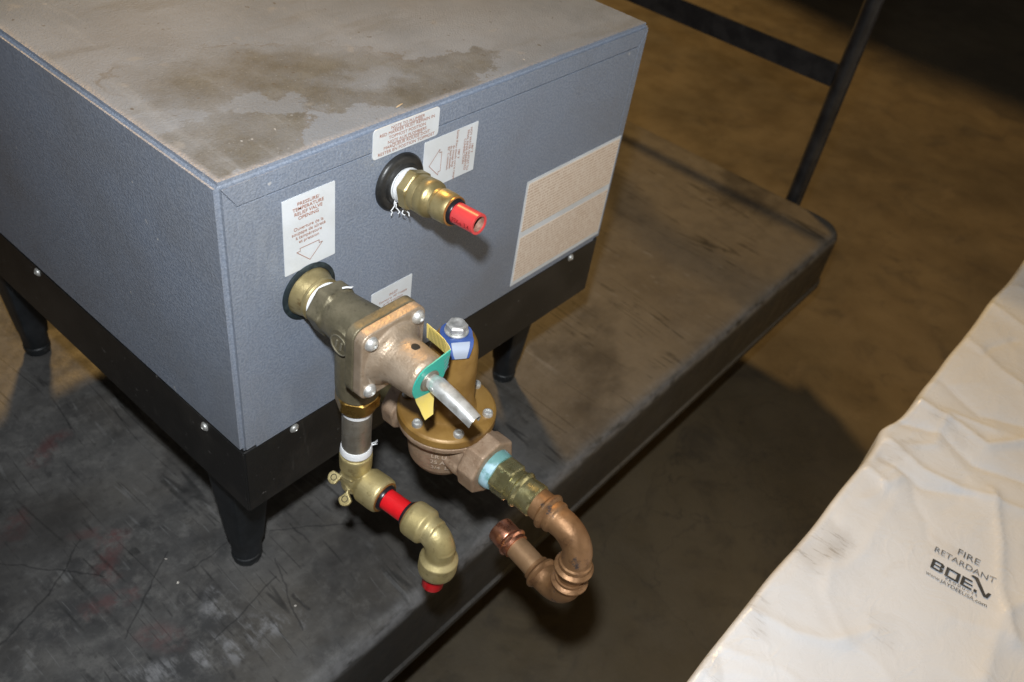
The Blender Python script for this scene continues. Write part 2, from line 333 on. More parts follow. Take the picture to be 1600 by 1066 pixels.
class MB:
    def __init__(s): s.v = []; s.f = []
    def rings(s, rings, cap0=True, cap1=True, closed=True):
        b = len(s.v); n = len(rings[0])
        for r in rings: s.v += [Vector(p) for p in r]
        for i in range(len(rings) - 1):
            for j in range(n if closed else n - 1):
                j2 = (j + 1) % n
                s.f.append((b + i * n + j, b + i * n + j2, b + (i + 1) * n + j2, b + (i + 1) * n + j))
        if cap0: s.f.append(tuple(b + j for j in reversed(range(n))))
        if cap1: s.f.append(tuple(b + (len(rings) - 1) * n + j for j in range(n)))
        return s
    def lathe(s, o, axis, prof, seg=40, cap0=True, cap1=True, shape=None):
        """prof: (distance along axis, radius); shape(theta) scales the radius"""
        x, y, a = frame(axis); o = Vector(o); rr = []
        for t, r in prof:
            rr.append([o + a * t + (x * math.cos(q) + y * math.sin(q)) * (max(r, 1e-5) * (shape(q) if shape else 1)) for q in (2 * math.pi * j / seg for j in range(seg))])
        return s.rings(rr, cap0, cap1)
    def hex(s, o, axis, t0, t1, r, ch=.0012, n=6, phase=0.0):
        sh = lambda q: math.cos(math.pi / n) / math.cos(((q + phase) % (2 * math.pi / n)) - math.pi / n)
        return s.lathe(o, axis, [(t0, r - ch), (t0 + ch, r), (t1 - ch, r), (t1, r - ch)], 48, shape=sh)
    def sweep(s, pts, radii, seg=32, cap0=True, cap1=True):
        pts = [Vector(p) for p in pts]; n = len(pts)
        if not isinstance(radii, (list, tuple)): radii = [radii] * n
        tang = [(pts[min(i + 1, n - 1)] - pts[max(i - 1, 0)]).normalized() for i in range(n)]
        x, y, _ = frame(tang[0]); rr = []
        for i in range(n):
            x = (x - tang[i] * x.dot(tang[i])).normalized(); y = tang[i].cross(x)
            rr.append([pts[i] + (x * math.cos(q) + y * math.sin(q)) * radii[i] for q in (2 * math.pi * j / seg for j in range(seg))])
        return s.rings(rr, cap0, cap1)
    def poly(s, o, ex, ey, outline, t0, t1, ch=0.0):
        """2D outline extruded along ex x ey from t0 to t1, optional chamfer at the t1 end"""
        o, ex, ey = Vector(o), Vector(ex), Vector(ey); ez = ex.cross(ey).normalized()
        c = Vector((sum(p[0] for p in outline) / len(outline), sum(p[1] for p in outline) / len(outline)))
        P = lambda p, t: o + ex * p[0] + ey * p[1] + ez * t
        rr = [[P(p, t0) for p in outline]]
        if ch:
            rr.append([P(p, t1 - ch) for p in outline])
            sm = []
            for p in outline:
                d = Vector(p) - c; sm.append(c + d * (1 - ch / max(d.length, 1e-6)))
            rr.append([P(p, t1) for p in sm])
        else: rr.append([P(p, t1) for p in outline])
        return s.rings(rr)
    def box(s, lo, hi):
        x0, y0, z0 = lo; x1, y1, z1 = hi
        return s.rings([[(x0, y0, z0), (x1, y0, z0), (x1, y1, z0), (x0, y1, z0)], [(x0, y0, z1), (x1, y0, z1), (x1, y1, z1), (x0, y1, z1)]])
    def mesh(s, name, org=Vector(), bevel=0.0, segs=2, angle=33, smooth=True):
        me = bpy.data.meshes.new(name)
        bm = bmesh.new()
        vs = [bm.verts.new(p + OFF - org) for p in s.v]
        for f in s.f:
            try: bm.faces.new([vs[i] for i in f])
            except ValueError: pass
        bmesh.ops.recalc_face_normals(bm, faces=bm.faces)
        if bevel:
            es = [e for e in bm.edges if len(e.link_faces) == 2 and e.calc_face_angle(0) > R(30)]
            bmesh.ops.bevel(bm, geom=es, offset=bevel, segments=segs, affect='EDGES', clamp_overlap=True)
        bm.to_mesh(me); bm.free()
        if smooth:
            for p in me.polygons: p.use_smooth = True
            me.set_sharp_from_angle(angle=R(angle))
        return me

def link(name, me, mat, parent=None, loc=None):
    o = bpy.data.objects.new(name, me); col.objects.link(o)
    if me is not None and mat is not None: me.materials.append(M[mat] if isinstance(mat, str) else mat)
    if parent is not None: o.parent = parent
    if loc is not None: o.location = loc
    return o
ROOT = {}
def base_of(o):
    while o.parent: o = o.parent
    return o.location.copy()
def part(name, mb, mat, parent, **kw):
    return link(name, mb.mesh(name, base_of(parent), **kw), mat, parent)
def top(name, mb, mat, label, cat, org, group=None, kind=None, **kw):
    org = Vector(org) + OFF
    o = link(name, mb.mesh(name, org, **kw), mat, None, org)
    tag(o, label, cat, group, kind); return o
def tag(o, label=None, cat=None, group=None, kind=None):
    for a, b in (('label', label), ('category', cat), ('group', group), ('kind', kind)):
        if b: o[a] = b
def empty(name, loc, label, cat, group=None):
    o = bpy.data.objects.new(name, None); col.objects.link(o); o.location = Vector(loc) + OFF; o.empty_display_size = .05
    tag(o, label, cat, group); return o
def cast(name, mb, mat, parent, voxel=.0011, it=5):
    """several overlapping solids fused into one cast body with filleted joints"""
    me = mb.mesh(name, base_of(parent)); o = bpy.data.objects.new('tmp', me); col.objects.link(o)
    r = o.modifiers.new('r', 'REMESH'); r.mode = 'VOXEL'; r.voxel_size = voxel; r.use_smooth_shade = True
    s = o.modifiers.new('s', 'SMOOTH'); s.factor = .5; s.iterations = it
    dg = bpy.context.evaluated_depsgraph_get()
    out = bpy.data.meshes.new_from_object(o.evaluated_get(dg)); out.name = name
    bpy.data.objects.remove(o); bpy.data.meshes.remove(me)
    for p in out.polygons: p.use_smooth = True
    return link(name, out, mat, parent)
def text_geo(body, size, align='CENTER', bold=0.0, sx=1.0):
    cu = bpy.data.curves.new('t', 'FONT'); cu.body = body; cu.size = size; cu.align_x = align; cu.align_y = 'CENTER'
    cu.offset = bold; cu.resolution_u = 3; cu.fill_mode = 'FRONT'; cu.space_line = .9
    o = bpy.data.objects.new('t', cu); col.objects.link(o)
    dg = bpy.context.evaluated_depsgraph_get(); me = bpy.data.meshes.new_from_object(o.evaluated_get(dg))
    v = [Vector((p.co.x * sx, p.co.y, 0)) for p in me.vertices]; f = [tuple(p.vertices) for p in me.polygons]
    bpy.data.objects.remove(o); bpy.data.meshes.remove(me); bpy.data.curves.remove(cu)
    return v, f
def put_text(mb, body, size, o, ex, ey, **kw):
    v, f = text_geo(body, size, **kw); b = len(mb.v); o, ex, ey = Vector(o), Vector(ex), Vector(ey)
    mb.v += [o + ex * p.x + ey * p.y for p in v]; mb.f += [tuple(b + i for i in q) for q in f]
def stroke2d(mb, o, ex, ey, pts, w_):
    """thin printed outline through 2D points"""
    o, ex, ey = Vector(o), Vector(ex), Vector(ey)
    for a, b in zip(pts[:-1], pts[1:]):
        a, b = Vector(a), Vector(b); d = (b - a).normalized(); nn = Vector((-d.y, d.x)) * w_ / 2; a = a - d * w_ / 2; b = b + d * w_ / 2
        k = len(mb.v); mb.v += [o + ex * p.x + ey * p.y for p in (a + nn, a - nn, b - nn, b + nn)]; mb.f.append((k, k + 1, k + 2, k + 3))
def rrect(x0, y0, x1, y1, r, n=5):
    out = []
    for cx, cy, a0 in ((x1 - r, y1 - r, 0), (x0 + r, y1 - r, 90), (x0 + r, y0 + r, 180), (x1 - r, y0 + r, 270)):
        out += [(cx + r * math.cos(R(a0 + 90 * i / n)), cy + r * math.sin(R(a0 + 90 * i / n))) for i in range(n + 1)]
    return out
def arc(c, p0, p1, n=12):
    """quarter bend: corner c, from p0 to p1 (equal arms), returns points"""
    c, p0, p1 = Vector(c), Vector(p0), Vector(p1); cen = p0 + p1 - c; u, v = p0 - cen, p1 - cen
    return [cen + u * math.cos(math.pi / 2 * i / n) + v * math.sin(math.pi / 2 * i / n) for i in range(n + 1)]

# ---------------------------------------------------------------- the setting: floor
ZD, ZF = -.61, -1.0
fl_ = MB(); fl_.v = [Vector(p) for p in ((-8, -8, ZF), (12, -8, ZF), (12, 12, ZF), (-8, 12, ZF))]; fl_.f = [(0, 1, 2, 3)]
floor = top('floor', fl_, 'floor', 'brown stained concrete floor', 'floor', (0, 0, ZF), kind='structure')

# ---------------------------------------------------------------- platform cart
cart = empty('platform_cart', (.5, .41, ZF), 'long dark platform cart with black tube handle carrying the heater', 'cart')
cart_rot = R(-.6)
c = MB()
out = rrect(-.62, -.114, 1.502, .97, .055, 7)
def inset(o2, d):
    cx, cy = .43, .43
    return [(p[0] + (d if p[0] < cx else -d), p[1] + (d if p[1] < cy else -d)) for p in o2]
Z = lambda o2, z: [(p[0], p[1], z) for p in o2]
c.rings([Z(inset(out, .02), ZD - .15), Z(inset(out, .003), ZD - .15), Z(out, ZD - .148), Z(out, ZD - .138), Z(inset(out, .004), ZD - .134), Z(inset(out, .004), ZD - .020), Z(inset(out, .006), ZD - .0125), Z(inset(out, .010), ZD - .006), Z(inset(out, .016), ZD - .002), Z(inset(out, .024), ZD)])
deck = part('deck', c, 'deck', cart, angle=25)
for y in (.036, .93):
    p = MB(); p.sweep([(1.526, y, ZD - .13), (1.526, y, ZD - .0), (1.526, y, .20), (1.522, y, .235), (1.514, y, .25)], .0185, 24)
    post = part('post', p, 'steel_black', cart)
    b = MB(); b.box((1.5025, y - .03, ZD - .12), (1.508, y + .03, ZD - .03)); part('mounting_bracket', b, 'steel_black', post, bevel=.001)
b = MB(); b.box((1.5225, .054, -.352), (1.5295, .912, -.302)); part('crossbar', b, 'steel_black', cart, bevel=.001)
b = MB(); b.sweep([(1.514, .03, .236), (1.514, .4, .236), (1.514, .94, .236)], .0185, 20); part('handlebar', b, 'steel_black', cart)
for x, y in ((-.45, .06), (-.45, .78), (1.30, .06), (1.30, .78)):
    wv = MB(); wv.lathe((x, y - .022, ZF + .075), (0, 1, 0), [(0, .05), (.003, .068), (.008, .075), (.036, .075), (.041, .068), (.044, .05)], 32)
    wh = part('wheel', wv, 'wheel', cart)
    fk = MB(); fk.box((x - .03, y - .032, ZF + .06), (x + .03, y - .026, ZD - .15)); fk.box((x - .03, y + .026, ZF + .06), (x + .03, y + .032, ZD - .15)); fk.box((x - .045, y - .045, ZD - .157), (x + .045, y + .045, ZD - .1502))
    part('fork', fk, 'steel_black', wh)

# ---------------------------------------------------------------- water heater
W, D, HB, HL = .594, .69, -.304, -.398
ht = empty('water_heater', (W / 2, D / 2, ZD), 'blue-grey metal booster water heater on black legs with brass and copper fittings', 'water heater')
def boolean(me, cutters):
    o = bpy.data.objects.new('tmp', me); col.objects.link(o); tmp = [o]
    for cm, op in cutters:
        q = bpy.data.objects.new('cut', cm); col.objects.link(q); tmp.append(q)
        m = o.modifiers.new('b', 'BOOLEAN'); m.operation = op; m.solver = 'EXACT'; m.object = q
    dg = bpy.context.evaluated_depsgraph_get(); r = bpy.data.meshes.new_from_object(o.evaluated_get(dg))
    for q in tmp: bpy.data.objects.remove(q)
    return r
hb0 = base_of(ht)
sx0, sx1, sz = .0160, .5785, -.0235
body = MB(); body.box((0, 0, HB), (W, D, 0))
bme = body.mesh('cabinet', hb0, bevel=.0045, segs=5, smooth=False)
cut = MB(); cut.box((sx0, -.01, HB - .02), (sx1, .004, sz))
mit = []
for xa, xb in ((.0005, sx0 + .0006), (W - .0005, sx1 - .0006)):
    m2 = MB(); dv = Vector((xb - xa, 0, sz + .0)); nn = Vector((-dv.z, 0, dv.x)).normalized() * .0006
    a, b_ = Vector((xa, 0, 0)), Vector((xb, 0, sz))
    m2.rings([[p + Vector((0, yy, 0)) for p in (a + nn, a - nn, b_ - nn, b_ + nn)] for yy in (-.01, .0035)])
    mit.append((m2.mesh('m', hb0, smooth=False), 'DIFFERENCE'))
cab = boolean(bme, [(cut.mesh('c', hb0, smooth=False), 'DIFFERENCE')] + mit); cab.name = 'cabinet'
link('cabinet', cab, 'enamel', ht)
pn = MB(); pn.box((sx0 + .0003, .0002, HB + .0004), (sx1 - .0003, .0037, sz - .0014)); part('front_panel', pn, 'panel', ht, bevel=.0003, segs=1, smooth=False)
sk = MB(); sk.box((.0016, .0016, HL), (W - .0016, D - .0016, HB - .0004)); skirt = part('base_skirt', sk, 'black', ht, bevel=.0022, segs=3, smooth=False)
def screw_geo(mb, o, ax, r=.0045, h=.0034, washer=True):
    if washer: mb.lathe(o, ax, [(0, r * 1.18), (.0008, r * 1.18), (.0009, r)], 24)
    mb.lathe(o, ax, [(.0005, r), (h * .35, r), (h * .65, r * .9), (h * .9, r * .66), (h, r * .38), (h * .82, r * .30)], 24)
for o, ax in (((.0628, .0016, -.3115), (0, -1, 0)), ((.5306, .0016, -.3115), (0, -1, 0)), ((.0016, .066, -.3165), (-1, 0, 0)), ((.0016, .3914, -.3135), (-1, 0, 0))):
    m_ = MB(); screw_geo(m_, o, ax); part('screw', m_, 'zinc', skirt)
def leg(x, y, sx, sy):
    g = MB(); rr = []
    for z, r, k_ in ((HL + .004, .0305, .95), (-.43, .0282, .95), (-.50, .0232, .9), (-.555, .0193, .8), (-.568, .0186, .7), (-.5715, .0182, .35), (-.594, .0178, .1), (-.5945, .0168, .1)):
        ring = []
        for j in range(40):
            q = 2 * math.pi * j / 40; cs, sn = math.cos(q), math.sin(q)
            sq = 1 / max(abs(cs), abs(sn)); rad = r * (1 + (min(sq, 1.30) - 1) * k_)
            ring.append((x + cs * rad, y + sn * rad, z))
        rr.append(ring)
    g.rings(rr); lg = part('leg', g, 'leg', ht)
    ft = MB(); ft.lathe((x, y, ZD), (0, 0, 1), [(0, .0145), (.0015, .0175), (.010, .019), (.0145, .0188), (.0158, .0175)], 32); part('foot', ft, 'scuffed_foot', lg)
for x, y, sx, sy in ((.047, .088, 1, 1), (.547, .088, -1, 1), (.047, .602, 1, -1), (.547, .602, -1, -1)): leg(x, y, sx, sy)

# labels on the front panel ------------------------------------------------
EX, EZ = (1, 0, 0), (0, 0, 1)
def label(x0, z0, x1, z1, r, y=0.0, lab=None):
    m_ = MB(); m_.poly((0, y, 0), EX, EZ, rrect(x0, z0, x1, z1, r), -.0004, .00045)
    o = part('label', m_, 'label', ht, smooth=False)
    if lab: o['label'] = lab
    return o
YP = -.0009
l1 = label(.0587, -.1133, .1148, -.0362, .001, .0002, 'white label with down arrow above the relief valve')
pr = MB(); cx = .0853
for i, t in enumerate(('PRESSURE/', 'TEMPERATURE', 'RELIEF VALVE', 'OPENING')): put_text(pr, t, .0047, (cx, YP, -.0442 - i * .0047), EX, EZ, bold=.00003, sx=1.08)
for i, t in enumerate(('Ouverture de la', 'soupape de sûreté', 'à température', 'et pression')): put_text(pr, t, .0047, (cx, YP, -.0685 - i * .0046), EX, EZ, sx=1.05)
ah = [(-.0105, 0), (.0105, 0), (.0105, -.003), (.0142, -.003), (0, -.0165), (-.0142, -.003), (-.0105, -.003), (-.0105, 0)]
stroke2d(pr, (cx + .0005, YP, -.0895), EX, EZ, ah, .0005)
part('print', pr, 'ink', l1, smooth=False)
l2 = label(.1570, -.0322, .2396, -.0029, .004, 0, 'white rounded note label straddling the panel seam')
pr = MB(); cx = .1985
for i, (t, s_) in enumerate((('NOTE TO PLUMBER', .0042), ('RED MARKER MUST REMAIN IN', .0044), ('TOPMOST POSITION', .0044), ('NOTE AUX PLOMBIERS', .0042), ('MARQUEUR ROUGE DOIT', .0044), ('RESTER EN POSITION TOPMOST', .0044))):
    put_text(pr, t, s_, (cx, -.0010, -.0058 - i * .00455), EX, EZ, sx=1.12)
for z in (-.0080, -.0217): stroke2d(pr, (cx, -.0010, z), EX, EZ, [(-.0185, 0), (.0185, 0)], .0004)
part('print', pr, 'ink', l2, smooth=False)
l3 = label(.2230, -.0905, .2978, -.0358, .0008, .0002, 'white outlet label printed sideways with an arrow')
pr = MB()
ex, ey = (0, 0, -1), (1, 0, 0)
for x, t, s_ in ((.2915, '180° F', .0042), (.2873, 'HOT WATER OUTLET TO', .0042), (.2833, 'FINAL RINSE MANIFOLD', .0042), (.2795, 'CONNECTION', .0042), (.2720, '180° F', .0042), (.2678, "Sortie d'eau chaude vers la rampe", .0040), (.2640, 'de rinçage final', .0040), (.2602, 'du lave-vaisselle', .0040), (.2566, '82° C minimum', .0040)):
    put_text(pr, t, s_, (x, YP, -.0632), ex, ey)
stroke2d(pr, (.2470, YP, -.0632), ex, ey, [(-.0105, 0), (.0105, 0), (.0105, -.003), (.0142, -.003), (0, -.0165), (-.0142, -.003), (-.0105, -.003), (-.0105, 0)], .0005)
part('print', pr, 'ink', l3, smooth=False)
l4 = label(.1625, -.2570, .2192, -.1868, .001, .0002, 'white inlet label half hidden by the relief valve')
pr = MB()
for i, (t, s_) in enumerate((('INLET', .0046), ('Connect to 140° F supply', .0038), ('or 70° F minimum', .0038), ('ARRIVÉE', .0042), ("Raccorder à l'eau", .0038), ('chaude 60° C', .0038))):
    put_text(pr, t, s_, (.1925, YP, -.1985 - i * .0047), EX, EZ)
part('print', pr, 'ink', l4, smooth=False)
l5 = label(.3985, -.2950, .5862, -.1432, .001, .0002, 'large label of fine orange print near the right edge')
for z0, z1, x0, x1 in ((-.2135, -.1470, .4018, .5838), (-.2885, -.2225, .4018, .5838)):
    m_ = MB(); m_.poly((0, -.0003, 0), EX, EZ, rrect(x0, z0, x1, z1, .0006, 2), 0, .0004); part('print', m_, 'fineprint', l5, smooth=False)

# outlet connection --------------------------------------------------------
OA = Vector((.192, 0, -.066)); OX = Vector((.0008, -.0995, .0058)).normalized()
g = MB(); g.lathe(OA, (0, -1, 0), [(-.001, .0295), (.0018, .0295), (.0038, .0283), (.0052, .0262), (.0056, .0215), (.0070, .0200), (.0072, .0165), (.0, .0155)], 56)
part('grommet', g, 'rubber', ht)
f = MB()
f.hex(OA, OX, .0150, .0262, .0208, .0014, 6, .35)
f.lathe(OA, OX, [(.0250, .0165), (.0262, .0176), (.0330, .0180), (.0342, .0176), (.0352, .0181), (.0420, .0183), (.0450, .0176), (.0468, .0158), (.0490, .0136), (.0515, .0134), (.0528, .0146), (.0545, .0152), (.0635, .0151), (.0680, .0147), (.0697, .0138), (.0704, .0124), (.0660, .0115)], 56)
of = part('outlet_fitting', f, 'brass_old', ht)
f = MB(); f.lathe(OA, OX, [(.0702, .0142), (.0712, .0142), (.0716, .0128), (.0702, .0120)], 48); part('retaining_ring', f, 'ring_brown', of)
f = MB(); f.lathe(OA, OX, [(.066, .0122), (.0735, .0122), (.0748, .0114), (.0748, .0104), (.066, .0104)], 48); part('release_collar', f, 'collar', of)
f = MB(); f.lathe(OA, OX, [(.0685, .0101), (.1003, .0101), (.1006, .0098), (.1006, .0076), (.0990, .0074), (.0700, .0074)], 48, cap1=True); rt = part('tube', f, 'redp', of)
f = MB(); f.lathe(OA, OX, [(.0712, .0072), (.0998, .0073)], 40, cap0=True, cap1=False); part('bore', f, 'tubein', rt)
f = MB()                                  # print along the tube's lower camera side
x_, y_, a_ = frame(OX); v, fc = text_geo('PEX-a  3/4', .0066, 'LEFT', .0001)
b0 = len(f.v)
for p in v:
    q = R(188) - p.y / .0101
    f.v.append(OA + OX * (.0765 + p.x * .72) + (x_ * math.cos(q) + y_ * math.sin(q)) * .01025)
f.f += [tuple(b0 + i for i in q) for q in fc]
part('print', f, 'redink', rt, smooth=False)
f = MB(); f.lathe(OA, OX, [(.004, .0150), (.0065, .0172), (.0085, .0168), (.0105, .0178), (.013, .0172), (.0158, .0180), (.016, .015)], 48); tp = part('thread_tape', f, 'tape', of)
random.seed(3)
f = MB(); x_, y_, _ = frame(OX)
for i in range(5):
    p0 = OA + OX * (.008 + .0015 * i) + Vector((-.012 + .0015 * i, 0, -.0125)); pts = [p0]
    for j in range(7): pts.append(pts[-1] + Vector((random.uniform(-.0022, .0016), random.uniform(-.0022, .0006), -.0020 + random.uniform(-.0009, .0012))))
    if i == 2: pts += [pts[-1] + Vector((.0035, -.001, .0006)), pts[-1] + Vector((.007, -.001, .0014))]
    f.sweep(pts, .00055, 6)
part('tape_threads', f, 'tape', of)

# relief valve ---------------------------------------------------------------
RA = Vector((.0845, 0, -.1415)); AY = Vector((0, -1, 0))
g = MB(); g.lathe(RA, AY, [(-.001, .0298), (.0012, .0298), (.0022, .0285), (.0026, .0255), (.0, .0235)], 56); part('grommet', g, 'gasket', ht)
v_ = MB()
v_.lathe(RA, AY, [(.030, .0200), (.040, .0222), (.055, .0235), (.078, .0262), (.088, .0285), (.094, .0275)], 40)
v_.lathe(RA + AY * .068, (0, 0, -1), [(-.010, .020), (.02, .0215), (.060, .0215), (.076, .0208), (.079, .0195)], 40)
v_.poly(RA, (1, 0, 0), (0, 0, 1), rrect(-.0368, -.0368, .0368, .0368, .010), .0905, .1005)
v_.lathe(RA + AY * .071, (1, 0, 0), [(-.0255, .013), (.0, .016)], 24)
v_.hex(RA, AY, .0245, .0415, .0262, .0016, 6, .1)
rv = cast('relief_valve', v_, 'valve_dark', ht, .0010, 4)
rv['label'] = 'olive bronze relief valve with steel bolts and silver lever'
v_ = MB(); v_.lathe(RA, AY, [(-.002, .0235), (.0, .0252), (.004, .0240), (.009, .0222), (.0135, .0205), (.0140, .0210), (.0150, .0217), (.0178, .0217), (.0190, .0205), (.0195, .018)], 56)
part('nipple', v_, 'brass_old', rv)
v_ = MB(); v_.lathe(RA, AY, [(.0185, .0185), (.0200, .0197), (.0218, .0192), (.0238, .0199), (.0256, .0190)], 48); part('thread_tape', v_, 'tape', rv)
v_ = MB(); v_.sweep([RA + AY * .0405 + Vector((.004, 0, .0258)), RA + AY * .043 + Vector((.007, 0, .0268)), RA + AY * .0445 + Vector((.0105, 0, .0256)), RA + AY * .0435 + Vector((.013, 0, .0246))], .0009, 6); part('tape_shred', v_, 'tape', rv)
v_ = MB()
v_.poly(RA, (1, 0, 0), (0, 0, 1), rrect(-.0366, -.0366, .0366, .0366, .0105), .1006, .1110)
v_.lathe(RA, AY, [(.105, .0330), (.1125, .0310), (.1150, .0275), (.1190, .0243), (.126, .0228), (.150, .0212), (.1535, .0198), (.1548, .0172)], 48)
bn = cast('bonnet', v_, 'bronze_top', rv, .0009, 4)
for sx, sz_ in ((-1, 1), (1, 1), (-1, -1), (1, -1)):
    m_ = MB(); o = RA + AY * .1108 + Vector((sx * .0268, 0, sz_ * .0268))
    m_.lathe(o, AY, [(0, .0066), (.0014, .0066), (.0034, .0058), (.0050, .0042), (.0056, .0026), (.0057, .0022), (.0042, .0020), (.0041, .0001)], 32)
    part('bolt', m_, 'zinc', rv)
m_ = MB(); hp = RA + AY * .1315; hd = Vector((.10, -.12, .98)).normalized()
m_.lathe(hp, hd, [(.0200, .0040), (.0224, .0040), (.0226, .0034), (.0226, .0001)], 28); part('vent_hole', m_, 'dark', rv)
m_ = MB(); m_.lathe(RA + Vector((-.0012, 0, 0)), AY, [(.1545, .0186), (.1556, .0186), (.1557, .0105), (.1545, .0105)], 40)
# pointed teal corner of the tag
m_.poly(RA + AY * .15455, (1, 0, 0), (0, 0, 1), [(.0, .0185), (.0225, .0215), (.0205, .004), (.0165, -.006), (.012, .0)], 0, .0011)
tl = part('tag', m_, 'teal', rv, smooth=False)
m_ = MB()
for i in range(4): put_text(m_, 'SRVCE', .0022, RA + AY * .1562 + Vector((.0172 + .0006 * i, 0, .0145 - i * .0042)), (.75, 0, .66), (-.66, 0, .75), bold=.00006)
part('print', m_, 'silver', rv, smooth=False)
m_ = MB(); m_.lathe(RA, AY, [(.1546, .0104), (.1562, .0100), (.1566, .0060), (.1566, .0001)], 32); part('stem_washer', m_, 'nipple', rv)
def ribbon(mb, left, right, th):
    n_ = len(left); rr = []
    for i in range(n_):
        a, b_ = Vector(left[i]), Vector(right[i])
        t = (Vector(left[min(i + 1, n_ - 1)]) - Vector(left[max(i - 1, 0)])); nn = t.cross(b_ - a).normalized() * th / 2
        rr.append([a + nn, b_ + nn, b_ - nn, a - nn])
    mb.rings(rr)
m_ = MB(); q = RA
ribbon(m_, [q + Vector(p) for p in ((-.0165, -.1552, -.0100), (-.0150, -.1560, -.0165), (-.0128, -.1580, -.0230), (-.0118, -.1606, -.0290), (-.0108, -.1636, -.0342))],
       [q + Vector(p) for p in ((.0105, -.1550, -.0135), (.0075, -.1558, -.0185), (.0045, -.1578, -.0240), (.0018, -.1604, -.0295), (-.0008, -.1634, -.0340))], .0005)
part('tag_tail', m_, 'yellow', rv)
m_ = MB()
La = [(.0222, -.1555, .0215), (.0235, -.1515, .0235), (.0245, -.145, .0255), (.0250, -.136, .0270), (.0250, -.124, .0285)]
Lb = [(.0215, -.1555, .0120), (.0240, -.1515, .0110), (.0255, -.145, .0105), (.0262, -.136, .0110), (.0265, -.124, .0120)]
ribbon(m_, [q + Vector(p) for p in La], [q + Vector(p) for p in Lb], .0005)
yt = part('tag_flap', m_, 'yellow', rv)
m_ = MB()
for i in range(13):
    y = -.1475 + i * .0016
    zt = .0243 + (-y - .1475) * -.1; stroke2d(m_, q + Vector((.0244, y, 0)), (0, -1, 0), (.0, 0, 1), [(0, .0130), (0, zt)], .0006)
for v2 in m_.v: v2.x = q.x + .0241 + (.0262 - .0244) * 0 + min(.0012, max(0, (-v2.y * -1 - .1475) * 0)) + 0
part('print', m_, 'tagtext', yt, smooth=False)
# lever: a bent channel of bright steel
L0, L1 = Vector((.085, -.1540, -.1395)), Vector((.0862, -.2075, -.1515)); ld = (L1 - L0).normalized(); lx, ly, _ = frame(ld)
lv = MB(); prof = [(-.0072, -.0050), (-.0074, .0012), (-.0062, .0040), (-.0034, .0056), (0, .0060), (.0034, .0056), (.0062, .0040), (.0074, .0012), (.0072, -.0050)]
inner = [(a * .86, b_ - .0010 if b_ > .0005 else b_) for a, b_ in prof]; ring = prof + list(reversed(inner)); rr = []
for t, s_, lift in ((.0, .70, .0), (.004, .86, .0004), (.010, 1.0, .0012), (.026, .98, .0016), (.045, .92, .0010), (.0545, .88, .0)):
    rr.append([L0 + ld * t + lx * (a * s_) + ly * (b_ * s_ + lift) for a, b_ in ring])
lv.rings(rr); lvp = part('lever', lv, 'chrome', rv, angle=50)
m_ = MB(); m_.lathe(L0 + ld * .0095 - lx * .0086, lx, [(0, .0012), (.0006, .0022), (.0166, .0022), (.0172, .0012)], 20); part('pivot_pin', m_, 'zinc', rv)
m_ = MB(); eo = RA + AY * .071 + Vector((-.0259, 0, -.003))
m_.lathe(eo, (-1, 0, 0), [(-.001, .0105), (.0006, .0105), (.0006, .0095), (-.001, .0095)], 36, False, False)
for dy in (-.003, .003):
    m_.sweep([eo + Vector((-.0002, dy - .001, .0045)), eo + Vector((-.0002, dy + .001, -.0045))], .0009, 8)
part('casting_emblem', m_, 'embossed_dark', rv)

# relief drain: bushing, nipple, drop-ear elbow, red tube, elbow, red stub ----
DA = RA + AY * .068; DN = Vector((0, 0, -1))
m_ = MB(); m_.hex(DA, DN, .078, .0935, .0222, .0018, 6, .6); m_.lathe(DA, DN, [(.090, .019), (.0965, .0182), (.098, .016)], 40); bs = part('hex_bushing', m_, 'bushing', ht)
m_ = MB(); m_.lathe(DA, DN, [(.090, .0140), (.101, .0143), (.102, .0146), (.152, .0146), (.153, .0143), (.165, .0140)], 48); np_ = part('pipe_nipple', m_, 'nipple', ht)
m_ = MB(); m_.lathe(DA, DN, [(.0975, .0148), (.099, .0153), (.1020, .0150), (.1045, .0149)], 48); part('thread_tape', m_, 'tape', np_)
m_ = MB(); m_.lathe(DA, DN, [(.1530, .0149), (.1545, .0156), (.1575, .0160), (.1605, .0163), (.163, .0150)], 48)
random.seed(5)
for i in range(4):
    p0 = DA + DN * (.1575 + .0012 * (i % 2)) + Vector((.0125, -.0085 + .0016 * i, 0)); m_.sweep([p0, p0 + Vector((.0035, -.002 - .001 * i, .0008 + .0009 * (i % 3))), p0 + Vector((.0050 + .0016 * i, -.0035, .0012 + .0016 * ((i * 2) % 3)))], [.0006, .0003, .00015], 6)
part('thread_tape', m_, 'tape', np_)
EC = Vector((.0845, -.068, -.3445)); E2 = Vector((.0944, -.1840, -.3445)); ED = (E2 - EC).normalized()
m_ = MB()
m_.lathe(EC, (0, 0, 1), [(-.012, .0145), (.004, .0148), (.016, .0152), (.019, .0165), (.036, .0168), (.0385, .0162), (.0385, .0140)], 44)
m_.lathe(EC, ED, [(-.012, .0125), (.010, .0150), (.014, .0178), (.0165, .0192), (.0330, .0195), (.0380, .0190), (.0402, .0172)], 44)
m_.lathe(EC, (1, .0, 0), [(-.014, .008), (-.0, .0135), (.013, .008)], 30)
LUGS = ((.0630, -.0775, -.3545), (.0650, -.0585, -.3385))
LN = Vector((-.62, -.10, .78)).normalized()
for lp in LUGS:
    lp = Vector(lp); x_, y_, _ = frame(LN); dirc = (EC - lp); dirc = (dirc - LN * dirc.dot(LN)).normalized(); sd = LN.cross(dirc)
    ol = [(-.0072 * math.sin(R(a)), -.0072 * math.cos(R(a))) for a in range(-90, 91, 18)]
    ol = [(p[0], p[1]) for p in ol] + [(.0085, .018), (-.0085, .018)]
    m_.poly(lp, sd, -dirc * -1, ol, -.0022, .0022)
